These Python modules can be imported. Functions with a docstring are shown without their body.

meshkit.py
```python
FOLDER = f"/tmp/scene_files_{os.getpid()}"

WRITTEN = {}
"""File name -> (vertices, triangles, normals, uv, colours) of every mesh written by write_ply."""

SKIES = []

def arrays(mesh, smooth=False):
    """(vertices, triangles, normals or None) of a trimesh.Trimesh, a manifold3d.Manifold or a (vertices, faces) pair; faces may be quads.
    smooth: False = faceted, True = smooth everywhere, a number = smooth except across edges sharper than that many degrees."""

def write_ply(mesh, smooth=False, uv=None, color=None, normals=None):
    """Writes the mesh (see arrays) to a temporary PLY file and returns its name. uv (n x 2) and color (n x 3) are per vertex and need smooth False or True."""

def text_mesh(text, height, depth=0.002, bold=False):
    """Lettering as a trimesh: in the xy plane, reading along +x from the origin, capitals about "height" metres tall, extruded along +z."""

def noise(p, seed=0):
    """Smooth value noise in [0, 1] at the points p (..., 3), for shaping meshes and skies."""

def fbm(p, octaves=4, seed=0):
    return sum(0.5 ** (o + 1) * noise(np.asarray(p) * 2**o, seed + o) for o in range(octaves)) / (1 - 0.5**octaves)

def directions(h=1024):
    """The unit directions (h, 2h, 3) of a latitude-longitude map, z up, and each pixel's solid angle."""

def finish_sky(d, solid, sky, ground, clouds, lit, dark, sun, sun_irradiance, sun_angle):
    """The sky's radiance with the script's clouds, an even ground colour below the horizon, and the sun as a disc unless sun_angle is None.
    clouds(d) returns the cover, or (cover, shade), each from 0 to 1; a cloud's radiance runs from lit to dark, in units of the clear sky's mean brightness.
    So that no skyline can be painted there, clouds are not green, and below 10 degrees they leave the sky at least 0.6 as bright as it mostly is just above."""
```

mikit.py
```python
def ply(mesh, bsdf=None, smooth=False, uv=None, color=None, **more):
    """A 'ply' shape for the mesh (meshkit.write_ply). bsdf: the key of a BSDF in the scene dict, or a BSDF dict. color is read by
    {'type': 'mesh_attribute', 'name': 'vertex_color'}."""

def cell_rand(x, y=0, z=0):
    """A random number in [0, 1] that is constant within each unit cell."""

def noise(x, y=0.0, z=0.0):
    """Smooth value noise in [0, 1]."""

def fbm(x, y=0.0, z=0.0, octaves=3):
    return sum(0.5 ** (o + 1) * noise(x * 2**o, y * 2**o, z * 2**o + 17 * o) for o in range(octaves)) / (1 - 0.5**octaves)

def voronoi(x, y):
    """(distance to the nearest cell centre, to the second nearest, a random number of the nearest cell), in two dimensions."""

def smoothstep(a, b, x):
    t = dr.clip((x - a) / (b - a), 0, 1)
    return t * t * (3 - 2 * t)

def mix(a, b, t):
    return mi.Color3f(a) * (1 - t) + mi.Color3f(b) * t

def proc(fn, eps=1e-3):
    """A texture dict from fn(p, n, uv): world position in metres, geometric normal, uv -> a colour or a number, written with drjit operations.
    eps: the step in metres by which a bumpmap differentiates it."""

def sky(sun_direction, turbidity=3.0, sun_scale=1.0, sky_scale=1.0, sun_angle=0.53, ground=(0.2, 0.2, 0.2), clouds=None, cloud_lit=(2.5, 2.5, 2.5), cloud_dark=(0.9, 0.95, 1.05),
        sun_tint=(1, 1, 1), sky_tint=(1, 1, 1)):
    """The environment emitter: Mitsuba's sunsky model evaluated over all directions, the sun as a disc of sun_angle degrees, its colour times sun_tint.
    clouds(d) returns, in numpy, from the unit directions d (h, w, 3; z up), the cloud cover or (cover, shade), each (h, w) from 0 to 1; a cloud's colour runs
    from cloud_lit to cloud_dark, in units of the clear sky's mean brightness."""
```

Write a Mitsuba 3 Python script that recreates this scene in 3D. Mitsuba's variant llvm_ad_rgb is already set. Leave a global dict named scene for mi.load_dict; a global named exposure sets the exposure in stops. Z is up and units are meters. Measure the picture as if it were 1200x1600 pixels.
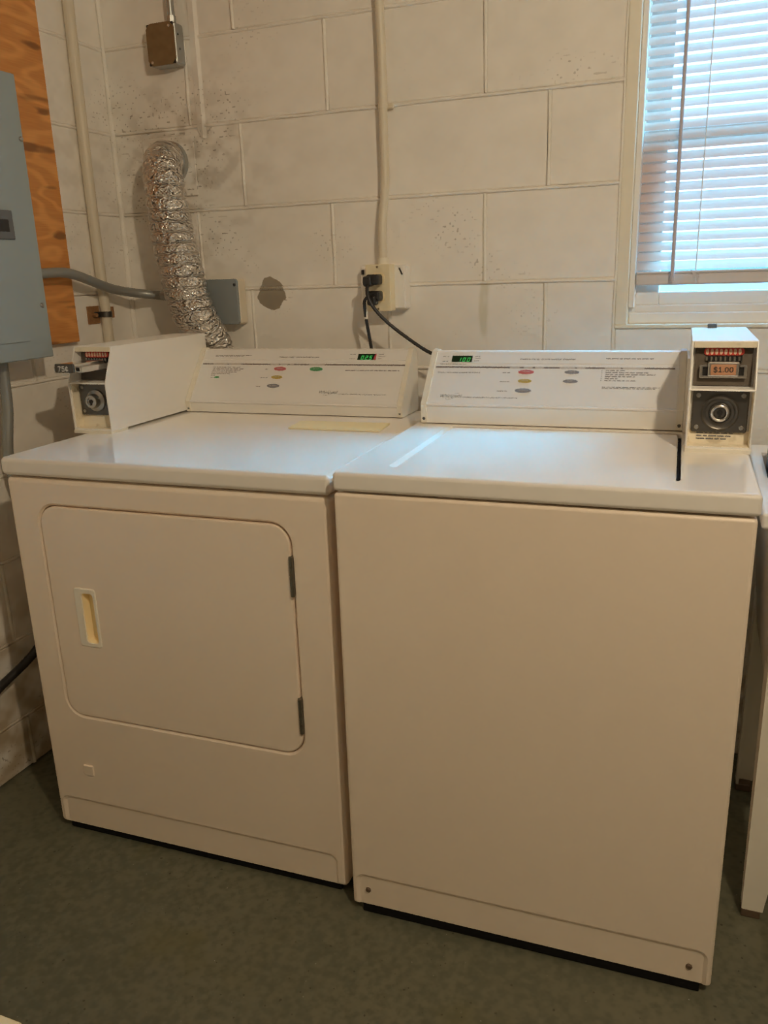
import math, numpy as np, trimesh, manifold3d as m3, drjit as dr, mitsuba as mi, mikit, meshkit
from trimesh.creation import extrude_polygon, icosphere
from shapely.geometry import Polygon
T = mi.ScalarTransform4f
rng = np.random.default_rng(7)
scene, labels = {}, {}

# ------------------------------------------------------------------ camera, sky, lamp, exposure
exposure = 0.0
CAM, YAW, PITCH, ROLL, FPX = np.array([1.6007, -2.0594, 1.2342]), -0.3767, 0.2837, -0.0316, 1272.76
fw = np.array([math.sin(YAW) * math.cos(PITCH), math.cos(YAW) * math.cos(PITCH), -math.sin(PITCH)])
rt = np.array([math.cos(YAW), -math.sin(YAW), 0]); up = np.cross(rt, fw)
upv = -rt * math.sin(ROLL) + up * math.cos(ROLL)
scene['camera'] = {'type': 'perspective', 'fov': math.degrees(2 * math.atan(600 / FPX)), 'fov_axis': 'x', 'near_clip': 0.02, 'far_clip': 200.0,
                   'to_world': T().look_at(origin=CAM.tolist(), target=(CAM + fw).tolist(), up=upv.tolist())}
ADDED_SUN = (0.79, 0.61, 0.86)                                     # enlarged blue sun disc, added behind the window to light the machine tops
scene['sky'] = dict(sampling_weight=1.0, **mikit.sky(ADDED_SUN, turbidity=6.0, sun_scale=13.0, sky_scale=19.0, sun_angle=34.0, ground=(0.25, 0.25, 0.24), sun_tint=(0.04, 0.74, 1.85), sky_tint=(0.50, 0.82, 1.20)))
LAMP_POS, LAMP_R, LAMP_RGB, LAMP_I = (2.10, -1.93, 2.14), 0.032, (1.0, 0.81, 0.56), 1480.0

# ------------------------------------------------------------------ materials
def pr(col, rough=0.5, metal=0.0, **k):
    c = mikit.proc(col) if callable(col) else {'type': 'rgb', 'value': list(col)}
    return {'type': 'principled', 'base_color': c, 'roughness': rough, 'metallic': metal, **k}
def two(b): return {'type': 'twosided', 'bsdf': b}
def bump(b, fn, scale, eps=1e-3): return {'type': 'bumpmap', 'arbitrary': {**mikit.proc(fn, eps)}, 'scale': scale, 'bsdf': b}
sm, mx, noise, fbm = mikit.smoothstep, mikit.mix, mikit.noise, mikit.fbm

def wall_col(p, n, uv):
    big, mid = fbm(p.x * 2.3, p.y * 2.3, p.z * 2.3), fbm(p.x * 17, p.y * 17, p.z * 17)
    c = mx((0.84, 0.815, 0.77), (0.765, 0.74, 0.69), sm(0.25, 0.75, big * 0.6 + mid * 0.4))
    duct = dr.exp(-(dr.square((p.x - 0.22) / 0.2) + dr.square((p.z - 1.52) / 0.22)))
    low = sm(0.75, 0.1, p.z)
    speck = sm(0.80, 0.87, noise(p.x * 160, p.y * 160, p.z * 160)) * sm(0.58, 0.85, fbm(p.x * 6, p.y * 6, p.z * 6) + 0.35 * duct + 0.25 * low)
    c = mx(c, (0.16, 0.13, 0.09), 0.55 * speck)
    c = mx(c, (0.30, 0.24, 0.17), 0.55 * duct * sm(0.40, 0.75, fbm(p.x * 26, p.y * 26, p.z * 26)))
    c = mx(c, (0.36, 0.27, 0.15), low * 0.8 * sm(0.30, 0.7, fbm(p.x * 14 + 5, p.y * 14, p.z * 14)))
    drip = sm(0.02, 0.006, dr.abs(p.x - 1.075 + 0.006 * noise(p.z * 30))) * sm(1.215, 1.2, p.z) * sm(0.35, 0.6, fbm(p.x * 40, p.z * 9, 3.0))
    c = mx(c, (0.40, 0.36, 0.16), 0.35 * drip)
    u, v = (p.x - 0.473) / 0.043, (p.z - 1.193) / 0.045
    r = dr.sqrt(u * u + v * v) + 0.42 * (fbm(p.x * 55, p.z * 55, 1.0) - 0.5)
    bare = sm(1.0, 0.95, r) * dr.select((n.y < -0.3) & (dr.abs(p.y) < 0.02), 1.0, 0.0)
    return mx(c, mx((0.25, 0.21, 0.155), (0.32, 0.275, 0.21), mid), bare)
def wall_bump(p, n, uv): return fbm(p.x * 60, p.y * 60, p.z * 60, 4) + 0.8 * fbm(p.x * 240, p.y * 240, p.z * 240, 2)
scene['mat_wall'] = two(bump(pr(wall_col, 0.55, specular=0.4), wall_bump, 0.0016))
def floor_col(p, n, uv):
    b, m = fbm(p.x * 2.5, p.y * 2.5, 0.0, 3), fbm(p.x * 85, p.y * 85, 2.0, 3)
    c = mx((0.083, 0.088, 0.060), (0.124, 0.122, 0.083), sm(0.25, 0.75, 0.35 * b + 0.65 * m))
    c = mx(c, (0.105, 0.098, 0.040), 0.55 * sm(0.58, 0.78, fbm(p.x * 6 + 3, p.y * 6, 7.0)))
    c = mx(c, (0.35, 0.35, 0.3), 0.6 * sm(0.90, 0.93, noise(p.x * 190, p.y * 190, 0.5)))
    return mx(c, (0.035, 0.032, 0.02), 0.7 * sm(0.80, 0.87, noise(p.x * 150 + 9, p.y * 150, 4.5)))
scene['mat_floor'] = two(bump(pr(floor_col, 0.42, specular=0.45), lambda p, n, uv: fbm(p.x * 70, p.y * 70, 0.0, 4), 0.0015))
def ply_col(p, n, uv):
    w = fbm(p.y * 4, p.z * 11, 3.0, 3)
    ring = dr.abs(dr.sin(p.z * 26 + w * 16 + p.y * 4))
    fine = noise(p.y * 30, p.z * 420, 2.0)
    c = mx((0.72, 0.33, 0.10), (0.55, 0.215, 0.055), sm(0.15, 0.9, ring) * 0.7 + 0.3 * fine)
    return mx(c, (0.14, 0.05, 0.016), 0.75 * sm(0.68, 0.85, fbm(p.y * 7 + 2, p.z * 34, 9.0, 3)))
scene['mat_plywood'] = two(pr(ply_col, 0.5))
def rust_col(p, n, uv):
    return mx((0.19, 0.125, 0.06), (0.27, 0.19, 0.10), fbm(p.x * 60, p.y * 60, p.z * 60, 4))
scene['mat_rust'] = two(pr(rust_col, 0.55, 0.5))
def clamp_col(p, n, uv):
    return mx((0.20, 0.085, 0.03), (0.42, 0.24, 0.11), fbm(p.x * 90, p.y * 90, p.z * 90, 4))
scene['mat_rusty_steel'] = two(pr(clamp_col, 0.7, 0.2))
def foil_bump(p, n, uv): return fbm(p.x * 75, p.y * 75, p.z * 75, 3) + 0.5 * noise(p.x * 260, p.y * 260, p.z * 260)
scene['mat_foil'] = two(bump(pr((0.84, 0.81, 0.77), 0.22, 1.0), foil_bump, 0.008))
def meter_col(p, n, uv):
    d = sm(0.52, 0.72, fbm(p.x * 45, p.y * 45, p.z * 45, 4))
    return mx((0.80, 0.73, 0.58), (0.42, 0.33, 0.2), 0.5 * d)
scene['mat_meter_inside'] = two(pr(meter_col, 0.45))
FLAT = {
    'mat_meter_white': pr((0.80, 0.79, 0.76), 0.35),
    'mat_enamel_lamplit': pr((0.78, 0.675, 0.565), 0.33, specular=0.5),  # white cabinet enamel with the warm light put into its base colour
    'mat_enamel_top': pr((0.76, 0.735, 0.69), 0.10, specular=0.5, clearcoat=0.4, clearcoat_gloss=0.95),
    'mat_plastic_white': pr((0.80, 0.785, 0.75), 0.35),
    'mat_fascia': pr((0.80, 0.80, 0.80), 0.25),
    'mat_cream': pr((0.78, 0.70, 0.50), 0.4),
    'mat_cream_trim': pr((0.77, 0.735, 0.63), 0.4),
    'mat_cap': pr((0.78, 0.745, 0.65), 0.35),
    'mat_ivory': pr((0.90, 0.76, 0.47), 0.35),
    'mat_paper': pr((0.80, 0.735, 0.50), 0.8),
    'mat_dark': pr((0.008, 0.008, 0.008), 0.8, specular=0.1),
    'mat_black': pr((0.015, 0.014, 0.014), 0.4),
    'mat_ink': pr((0.17, 0.165, 0.17), 0.5),
    'mat_ink_light': pr((0.22, 0.21, 0.22), 0.5),
    'mat_bar': pr((0.19, 0.165, 0.16), 0.4),
    'mat_bar_light': pr((0.55, 0.52, 0.50), 0.4),
    'mat_button_red': pr((0.50, 0.14, 0.16), 0.4),
    'mat_button_gold': pr((0.48, 0.36, 0.10), 0.4),
    'mat_button_gray': pr((0.24, 0.24, 0.27), 0.4),
    'mat_button_green': pr((0.07, 0.27, 0.12), 0.4),
    'mat_led_off': pr((0.006, 0.022, 0.008), 0.25),
    'mat_panel_gray': pr((0.29, 0.345, 0.36), 0.45),
    'mat_panel_dark': pr((0.115, 0.12, 0.125), 0.45),
    'mat_box_gray': pr((0.235, 0.26, 0.265), 0.5, 0.2),
    'mat_galvanized': pr((0.42, 0.43, 0.42), 0.38, 0.85),
    'mat_conduit': pr((0.30, 0.31, 0.30), 0.4, 0.45),
    'mat_steel': pr((0.45, 0.44, 0.42), 0.3, 1.0),
    'mat_steel_dark': pr((0.125, 0.118, 0.108), 0.36, 0.85),
    'mat_chrome': pr((0.80, 0.79, 0.78), 0.12, 1.0),
    'mat_bolt': pr((0.10, 0.065, 0.04), 0.6),
    'mat_slide_plate': pr((0.085, 0.066, 0.048), 0.5, 0.3),
    'mat_hinge': pr((0.16, 0.15, 0.12), 0.4, 0.8),
    'mat_red': pr((0.52, 0.05, 0.035), 0.4),
    'mat_slot': pr((0.80, 0.56, 0.42), 0.4),
    'mat_price': pr((0.50, 0.25, 0.14), 0.5),
    'mat_pipe_paint': pr((0.66, 0.60, 0.485), 0.45),
    'mat_frame_white': pr((0.80, 0.79, 0.77), 0.35),
    'mat_tub': pr((0.74, 0.71, 0.63), 0.45),
    'mat_tub_inside': pr((0.50, 0.48, 0.43), 0.6),
    'mat_navy': pr((0.025, 0.04, 0.055), 0.35),
    'mat_pale': pr((0.65, 0.68, 0.70), 0.3),
    'mat_ceiling': pr((0.40, 0.37, 0.32), 0.8),  # unseen ceiling, kept dark so it bounces less light
    'mat_room': pr((0.27, 0.245, 0.21), 0.8),  # unseen walls, darkened to reduce bounced light and deepen shadows
    'mat_ground': pr((0.46, 0.45, 0.42), 0.9),
    'mat_porcelain': pr((0.85, 0.84, 0.8), 0.2),
    'mat_cord_tag': pr((0.82, 0.79, 0.72), 0.5),
    'mat_purple': pr((0.48, 0.44, 0.47), 0.35),
}
for k, v in FLAT.items(): scene[k] = two(v)
scene['mat_slat'] = {'type': 'principledthin', 'base_color': {'type': 'rgb', 'value': [0.78, 0.62, 0.54]}, 'roughness': 0.4, 'diff_trans': 0.9, 'spec_trans': 0.0}
scene['mat_rail'] = two(pr((0.62, 0.58, 0.57), 0.4))
scene['mat_glass'] = {'type': 'thindielectric', 'int_ior': 1.5}

# ------------------------------------------------------------------ registry
def add(key, mesh, mat, smooth=False, label=None, cat=None, group=None, kind=None, **more):
    base, k = key, 0
    while key in scene or key in labels:
        k += 1; key = f'{base}_{k:03d}'
    scene[key] = mikit.ply(mesh, mat, smooth=smooth, **more)
    tag(key, label, cat, group, kind)
    return key
def tag(key, label=None, cat=None, group=None, kind=None):
    d = {a: b for a, b in (('label', label), ('category', cat), ('group', group), ('kind', kind)) if b}
    if d: labels[key] = {**labels.get(key, {}), **d}
    return key

# ------------------------------------------------------------------ mesh helpers
def hull(pts): return trimesh.Trimesh(*(lambda h: (h.vertices, h.faces))(trimesh.convex.convex_hull(np.asarray(pts, float))), process=False)
def box(x0, x1, y0, y1, z0, z1, c=0.0):
    if c <= 0:
        m = trimesh.creation.box(extents=(x1 - x0, y1 - y0, z1 - z0)); m.apply_translation(((x0 + x1) / 2, (y0 + y1) / 2, (z0 + z1) / 2)); return m
    P = []
    for sx in (0, 1):
        for sy in (0, 1):
            for sz in (0, 1):
                q = np.array([(x0, x1)[sx], (y0, y1)[sy], (z0, z1)[sz]]); s = np.array([1 - 2 * sx, 1 - 2 * sy, 1 - 2 * sz]) * c
                for a in range(3):
                    d = s.copy(); d[a] = 0; P.append(q + d)
    return hull(P)
_ico = icosphere(subdivisions=2).vertices
def rbox(x0, x1, y0, y1, z0, z1, r):
    P = [np.array([(x0 + r, x1 - r)[i], (y0 + r, y1 - r)[j], (z0 + r, z1 - r)[k]]) + _ico * r for i in (0, 1) for j in (0, 1) for k in (0, 1)]
    return hull(np.vstack(P))
def cat(*ms): return trimesh.util.concatenate(list(ms))
def man(m): return m3.Manifold(m3.Mesh(np.asarray(m.vertices, np.float32), np.asarray(m.faces, np.uint32)))
def unman(M):
    q = M.to_mesh(); return trimesh.Trimesh(q.vert_properties[:, :3], q.tri_verts, process=False)
def sub(a, *bs):
    A = man(clean(a))
    for b in bs: A = A - man(clean(b))
    return unman(A)
def clean(m):
    m = trimesh.Trimesh(m.vertices, m.faces, process=True); m.merge_vertices(); trimesh.repair.fix_normals(m); return m
def prism_x(yz, x0, x1):
    m = extrude_polygon(Polygon(yz), x1 - x0, engine='earcut')
    m.vertices = m.vertices[:, [2, 0, 1]] + [x0, 0, 0]; trimesh.repair.fix_normals(m); return m
def tube(pts, r, sides=12, smooth_n=0, ry=None, caps=True, radial=None):
    p = np.asarray(pts, float)
    if smooth_n:
        from scipy.interpolate import CubicSpline
        s = np.r_[0, np.cumsum(np.linalg.norm(np.diff(p, axis=0), axis=1))]; p = CubicSpline(s, p)(np.linspace(0, s[-1], smooth_n))
    t = np.gradient(p, axis=0); t /= np.linalg.norm(t, axis=1, keepdims=True)
    a = np.cross(t[0], [0.3, 0.1, 0.95]); a /= np.linalg.norm(a); A = []
    for i in range(len(p)):
        a = a - t[i] * (a @ t[i]); a /= np.linalg.norm(a); A.append(a)
    A = np.array(A); B = np.cross(t, A); ang = np.arange(sides) * 2 * np.pi / sides
    R = np.broadcast_to(np.asarray(r, float), (len(p),))[:, None] * np.ones(sides)
    if radial is not None: R = R * radial(len(p), sides)
    v = p[:, None] + R[..., None] * (np.cos(ang)[None, :, None] * A[:, None] + np.sin(ang)[None, :, None] * B[:, None])
    n = len(p); i, j = np.meshgrid(np.arange(n - 1), np.arange(sides), indexing='ij')
    q = np.stack([i * sides + j, i * sides + (j + 1) % sides, (i + 1) * sides + (j + 1) % sides, (i + 1) * sides + j], -1).reshape(-1, 4)
    f = np.vstack([q[:, [0, 1, 2]], q[:, [0, 2, 3]]]); v = v.reshape(-1, 3)
    if caps:
        v = np.vstack([v, p[0], p[-1]]); k = np.arange(sides); e = (n - 1) * sides
        f = np.vstack([f, np.stack([(k + 1) % sides, k, k * 0 + n * sides], 1), np.stack([e + k, e + (k + 1) % sides, k * 0 + n * sides + 1], 1)])
    m = trimesh.Trimesh(v, f, process=False); trimesh.repair.fix_normals(m); return m
def cyl(p0, p1, r, sides=20): return tube([p0, p1], r, sides)
def lathe(prof, axis='z', sides=32):
    m = trimesh.creation.revolve(np.asarray(prof, float), sections=sides)
    if axis == '-y': m.vertices = np.stack([m.vertices[:, 0], -m.vertices[:, 2], m.vertices[:, 1]], 1)   # profile height runs towards -y
    return m
def rrect(x0, x1, z0, z1, r, n=8):
    P = []
    for cx, cz, a0 in ((x1 - r, z1 - r, 0), (x0 + r, z1 - r, 90), (x0 + r, z0 + r, 180), (x1 - r, z0 + r, 270)):
        for a in np.radians(a0 + np.linspace(0, 90, n)): P.append((cx + r * math.cos(a), cz + r * math.sin(a)))
    return np.array(P)
def loft(loops):
    L = [np.asarray(l, float) for l in loops]; n = len(L[0]); v = np.vstack(L + [L[0].mean(0)[None], L[-1].mean(0)[None]]); f = []
    k = np.arange(n)
    for i in range(len(L) - 1):
        a, b = i * n, (i + 1) * n
        f += [np.stack([a + k, a + (k + 1) % n, b + (k + 1) % n], 1), np.stack([a + k, b + (k + 1) % n, b + k], 1)]
    c = len(L) * n; e = (len(L) - 1) * n
    f += [np.stack([(k + 1) % n, k, k * 0 + c], 1), np.stack([e + k, e + (k + 1) % n, k * 0 + c + 1], 1)]
    m = trimesh.Trimesh(v, np.vstack(f), process=False); trimesh.repair.fix_normals(m); return m
def xz(loop, y): return np.stack([loop[:, 0], np.full(len(loop), y), loop[:, 1]], 1)
def move(m, M): m = m.copy(); m.apply_transform(M); return m
def place(x, y, th):
    M = np.eye(4); M[:2, :2] = [[math.cos(th), -math.sin(th)], [math.sin(th), math.cos(th)]]; M[:2, 3] = x, y; return M
def screw_y(x, y, z, r=0.004, h=0.002):
    m = lathe([(0, 0), (r, 0), (r, h * .5), (r * .7, h), (0, h)], '-y', 12); m.apply_translation((x, y, z)); return m

# ------------------------------------------------------------------ the room
X1, Y1, ZC = 3.1, -3.3, 2.36
BH, BW, Z0, XA, XB = 0.2124, 0.4075, 1.2069, 0.6671, 0.4116
WX0, WX1, WZ0, WZ1 = 1.392, 2.25, 1.097, 2.23            # window opening
tag(add('floor', box(-0.25, X1 + 0.2, Y1 - 0.2, 0.25, -0.12, 0), 'mat_floor'), 'painted grey green concrete floor', kind='structure')
tag(add('ceiling', box(-0.25, X1 + 0.2, Y1 - 0.2, 0.25, ZC, ZC + 0.1), 'mat_ceiling'), 'unseen ceiling darkened to weaken bounced light', kind='structure')
slab = sub(box(-0.25, X1 + 0.2, 0.010, 0.22, 0, ZC), box(WX0, WX1, -0.1, 0.4, WZ0, WZ1))
add('wall_back', slab, 'mat_wall', label='cream painted concrete block wall behind the machines', kind='structure')
tag(add('wall_left', box(-0.25, -0.010, Y1, 0.01, 0, ZC), 'mat_wall'), 'cream painted concrete block wall on the left', kind='structure')
tag(add('wall_right', box(X1, X1 + 0.2, Y1, 0.01, 0, ZC), 'mat_room'), 'unseen wall on the right, darkened to weaken bounced light', kind='structure')
tag(add('wall_front', box(-0.25, X1 + 0.2, Y1 - 0.2, Y1, 0, ZC), 'mat_room'), 'unseen wall facing the machines, darkened to weaken bounced light', kind='structure')

def block(u0, u1, z0, z1, to3):
    c = 0.0022; d = rng.uniform(-0.0008, 0.0008)
    P = [(u, dd, z) for uu, zz, dd in (((u0 + c, u1 - c), (z0 + c, z1 - c), d), ((u0, u1), (z0, z1), d + 0.002), ((u0, u1), (z0, z1), 0.0098)) for u in uu for z in zz]
    return hull([to3(*q) for q in P])
def bead(u0, u1, z0, z1, to3, w=0.0052, h=0.0036):
    vert = (z1 - z0) > (u1 - u0); L = (z1 - z0) if vert else (u1 - u0); n = max(3, int(L / 0.06)); t = np.linspace(0, 1, n + 1)
    V = []
    for s in t:
        ww, hh, off = w * rng.uniform(0.8, 1.2), h * rng.uniform(0.55, 1.25), rng.uniform(-0.001, 0.001)
        for a in np.radians((0, 50, 90, 130, 180)):
            o, dd = ww * math.cos(a) + off, (0.003 - (hh + 0.003) * math.sin(a)) if 0 < a < 3.1 else 0.006
            V.append(to3((u0 + u1) / 2 + o, dd, z0 + s * L) if vert else to3(u0 + s * L, dd, (z0 + z1) / 2 + o))
    f = []
    for i in range(n):
        for j in range(4):
            a, b = i * 5 + j, (i + 1) * 5 + j; f += [(a, a + 1, b + 1), (a, b + 1, b)]
    return trimesh.Trimesh(V, f, process=False)
back3 = lambda u, d, z: (u, d, z)
left3 = lambda u, d, z: (-d, u, z)
g = 0.0042
rows = [(k, max(Z0 + k * BH, 0.0), min(Z0 + (k + 1) * BH, ZC)) for k in range(-6, 6) if Z0 + k * BH < ZC and Z0 + (k + 1) * BH > 0]
for k, za, zb in rows:                                          # back wall
    off = XA if k % 2 == 0 else XB
    cuts = [0.0] + [off + i * BW for i in range(-2, 8) if 0.03 < off + i * BW < 2.7] + [2.7]
    inwin = zb > WZ0 + 0.01
    if inwin: cuts = [c for c in cuts if c < WX0 - 0.02 or c > WX1 + 0.02] + [WX0, WX1]; cuts.sort()
    for a, b in zip(cuts[:-1], cuts[1:]):
        z_top = zb
        if inwin and a >= WX0 - 0.001 and b <= WX1 + 0.001:
            if za >= WZ0 and zb <= WZ1: continue
            if za < WZ0: z_top = WZ0
            else: continue
        add('wall_back__block', block(a + g, b - (g if abs(b - WX0) > 0.01 else 0.001), za + g, z_top - g, back3), 'mat_wall')
        if a > 0.02 and a < 2.0 and not (a > WX0 + 0.02 and za > 0.9): add('wall_back__mortar_joint', bead(a, a, za + g, z_top - g, back3), 'mat_wall', smooth=True)
    for a, b in ([(0.0, WX0)] if inwin and za > WZ0 - 0.02 else [(0.0, 2.3)]):
        if za > 0.02: add('wall_back__mortar_joint', bead(a, b, za, za, back3), 'mat_wall', smooth=True)
for k, za, zb in rows:                                          # left wall
    off = -0.418 if k % 2 else -0.418 - BW / 2
    cuts = [-1.35] + sorted(off + i * BW for i in range(-3, 3) if -1.3 < off + i * BW < -0.3) + [0.0]
    for a, b in zip(cuts[:-1], cuts[1:]):
        add('wall_left__block', block(a + g, b - g, za + g, zb - g, left3), 'mat_wall')
        if a > -1.3 and not (-0.3 < a): add('wall_left__mortar_joint', bead(a, a, za + g, zb - g, left3), 'mat_wall', smooth=True)
    if za > 0.02: add('wall_left__mortar_joint', bead(-1.35, 0.0, za, za, left3, h=0.0025), 'mat_wall', smooth=True)
cb = tube([(0.004, -0.004, z) for z in np.linspace(0, ZC, 24)], 0.0075 + 0.0012 * rng.standard_normal(24), 8)
add('wall_back__corner_bead', cb, 'mat_wall', smooth=True, label='painted bead in the corner of the two walls')
rd = prism_x([(0.004, 0), (-0.004, 0.002), (-0.005, 0.018), (-0.001, 0.026), (0.004, 0.027)], 0, 1)
rd = hull([(0.283, 0.003, 1.62), (0.283, -0.004, 1.62), (0.300, -0.006, 1.60), (0.312, 0.003, 1.60), (0.283, 0.003, ZC), (0.283, -0.004, ZC), (0.302, -0.006, ZC), (0.314, 0.003, ZC)])
add('wall_back__plaster_ridge', rd, 'mat_wall', label='painted over raised strip beside the upper junction box')
eb = bead(WX0 - 0.001, WX0 - 0.001, 0.995, ZC, back3, w=0.004, h=0.004)
add('wall_back__edge_bead', eb, 'mat_wall', smooth=True)

# ------------------------------------------------------------------ outside and the window
add('ground_outside', box(-25, 30, 0.3, 60, -0.35, -0.05), 'mat_ground', label='pale paving outside the window', kind='structure')
W = 'window_1'
fr = cat(box(1.421, 1.436, 0.035, 0.15, WZ0, WZ1), box(WX1 - 0.03, WX1, 0.012, 0.15, WZ0, WZ1), box(1.436, WX1 - 0.03, 0.04, 0.15, WZ1 - 0.04, WZ1))
tag(add(W, fr, 'mat_frame_white'), 'white framed double hung window behind the mini blind', kind='structure')
add(W + '__casing', box(1.394, 1.4215, -0.002, 0.06, WZ0 + 0.004, WZ1, 0.002), 'mat_cream_trim', label='cream side casing')
add(W + '__stop', box(1.422, 1.4345, 0.012, 0.037, 1.140, WZ1, 0.0015), 'mat_frame_white', label='white stop beside the blind')
add(W + '__stool', box(1.394, WX1, -0.006, 0.05, WZ0 - 0.004, WZ0 + 0.005, 0.002), 'mat_cream_trim', label='cream ledge under the window')
add(W + '__sill', cat(box(1.422, WX1 - 0.03, 0.030, 0.13, WZ0 + 0.004, 1.128, 0.003), box(1.4345, WX1 - 0.03, 0.040, 0.12, 1.127, 1.1445, 0.002)), 'mat_frame_white', label='white stepped window sill')
lo = cat(box(1.4345, 1.488, 0.048, 0.08, 1.1445, 1.53, 0.002), box(2.16, 2.22, 0.048, 0.08, 1.1445, 1.53), box(1.488, 2.16, 0.0485, 0.0795, 1.1446, 1.1745, 0.002), box(1.488, 2.16, 0.048, 0.08, 1.495, 1.53, 0.002))
add(W + '__lower_sash', lo, 'mat_frame_white', label='white lower sash')
add(W + '__lower_sash__pane', box(1.486, 2.165, 0.064, 0.0642, 1.17, 1.50), 'mat_glass')
usx = cat(box(1.4345, 1.488, 0.083, 0.115, 1.495, WZ1 - 0.04), box(2.16, 2.22, 0.083, 0.115, 1.495, WZ1 - 0.04), box(1.488, 2.16, 0.083, 0.115, 1.495, 1.53), box(1.488, 2.16, 0.083, 0.115, WZ1 - 0.09, WZ1 - 0.04))
add(W + '__upper_sash', usx, 'mat_frame_white', label='white upper sash')
add(W + '__upper_sash__pane', box(1.486, 2.165, 0.099, 0.0992, 1.53, WZ1 - 0.085), 'mat_glass')

# blind
B = 'window_blind'
BX0, BX1, BY, PITCH_S, TILT = 1.4365, 2.19, 0.026, 0.0215, math.radians(50)
tag(B, 'white mini blind of thin horizontal slats hanging in the window', 'blind')
def slat(z):
    u = np.linspace(-1, 1, 6) * 0.0125; crown = 0.0016 * (1 - (u / 0.0125) ** 2)
    dy, dz = u * math.cos(TILT) - crown * math.sin(TILT), u * math.sin(TILT) + crown * math.cos(TILT)
    xs = (BX0, BX1 - 0.3, BX1); v = [(x, BY + a, z + b) for x in xs for a, b in zip(dy, dz)]; f = []
    for i in range(2):
        for j in range(5):
            a, b = i * 6 + j, (i + 1) * 6 + j; f += [(a, b, b + 1), (a, b + 1, a + 1)]
    return trimesh.Trimesh(v, f, process=False)
zz = 1.2335
while zz < 2.14:
    add(B + '__slat', slat(zz + rng.uniform(-0.0006, 0.0006)), 'mat_slat', smooth=True); zz += PITCH_S
add(B + '__bottom_rail', cat(box(BX0, BX1, BY - 0.015, BY + 0.012, 1.1905, 1.2155, 0.003), box(BX0, BX1, BY - 0.016, BY + 0.012, 1.2155, 1.2215, 0.002)), 'mat_rail', label='grey pink bottom rail with a slat resting on it')
add(B + '__head_rail', box(BX0, BX1, BY - 0.017, BY + 0.017, 2.145, 2.180, 0.002), 'mat_rail')
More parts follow.
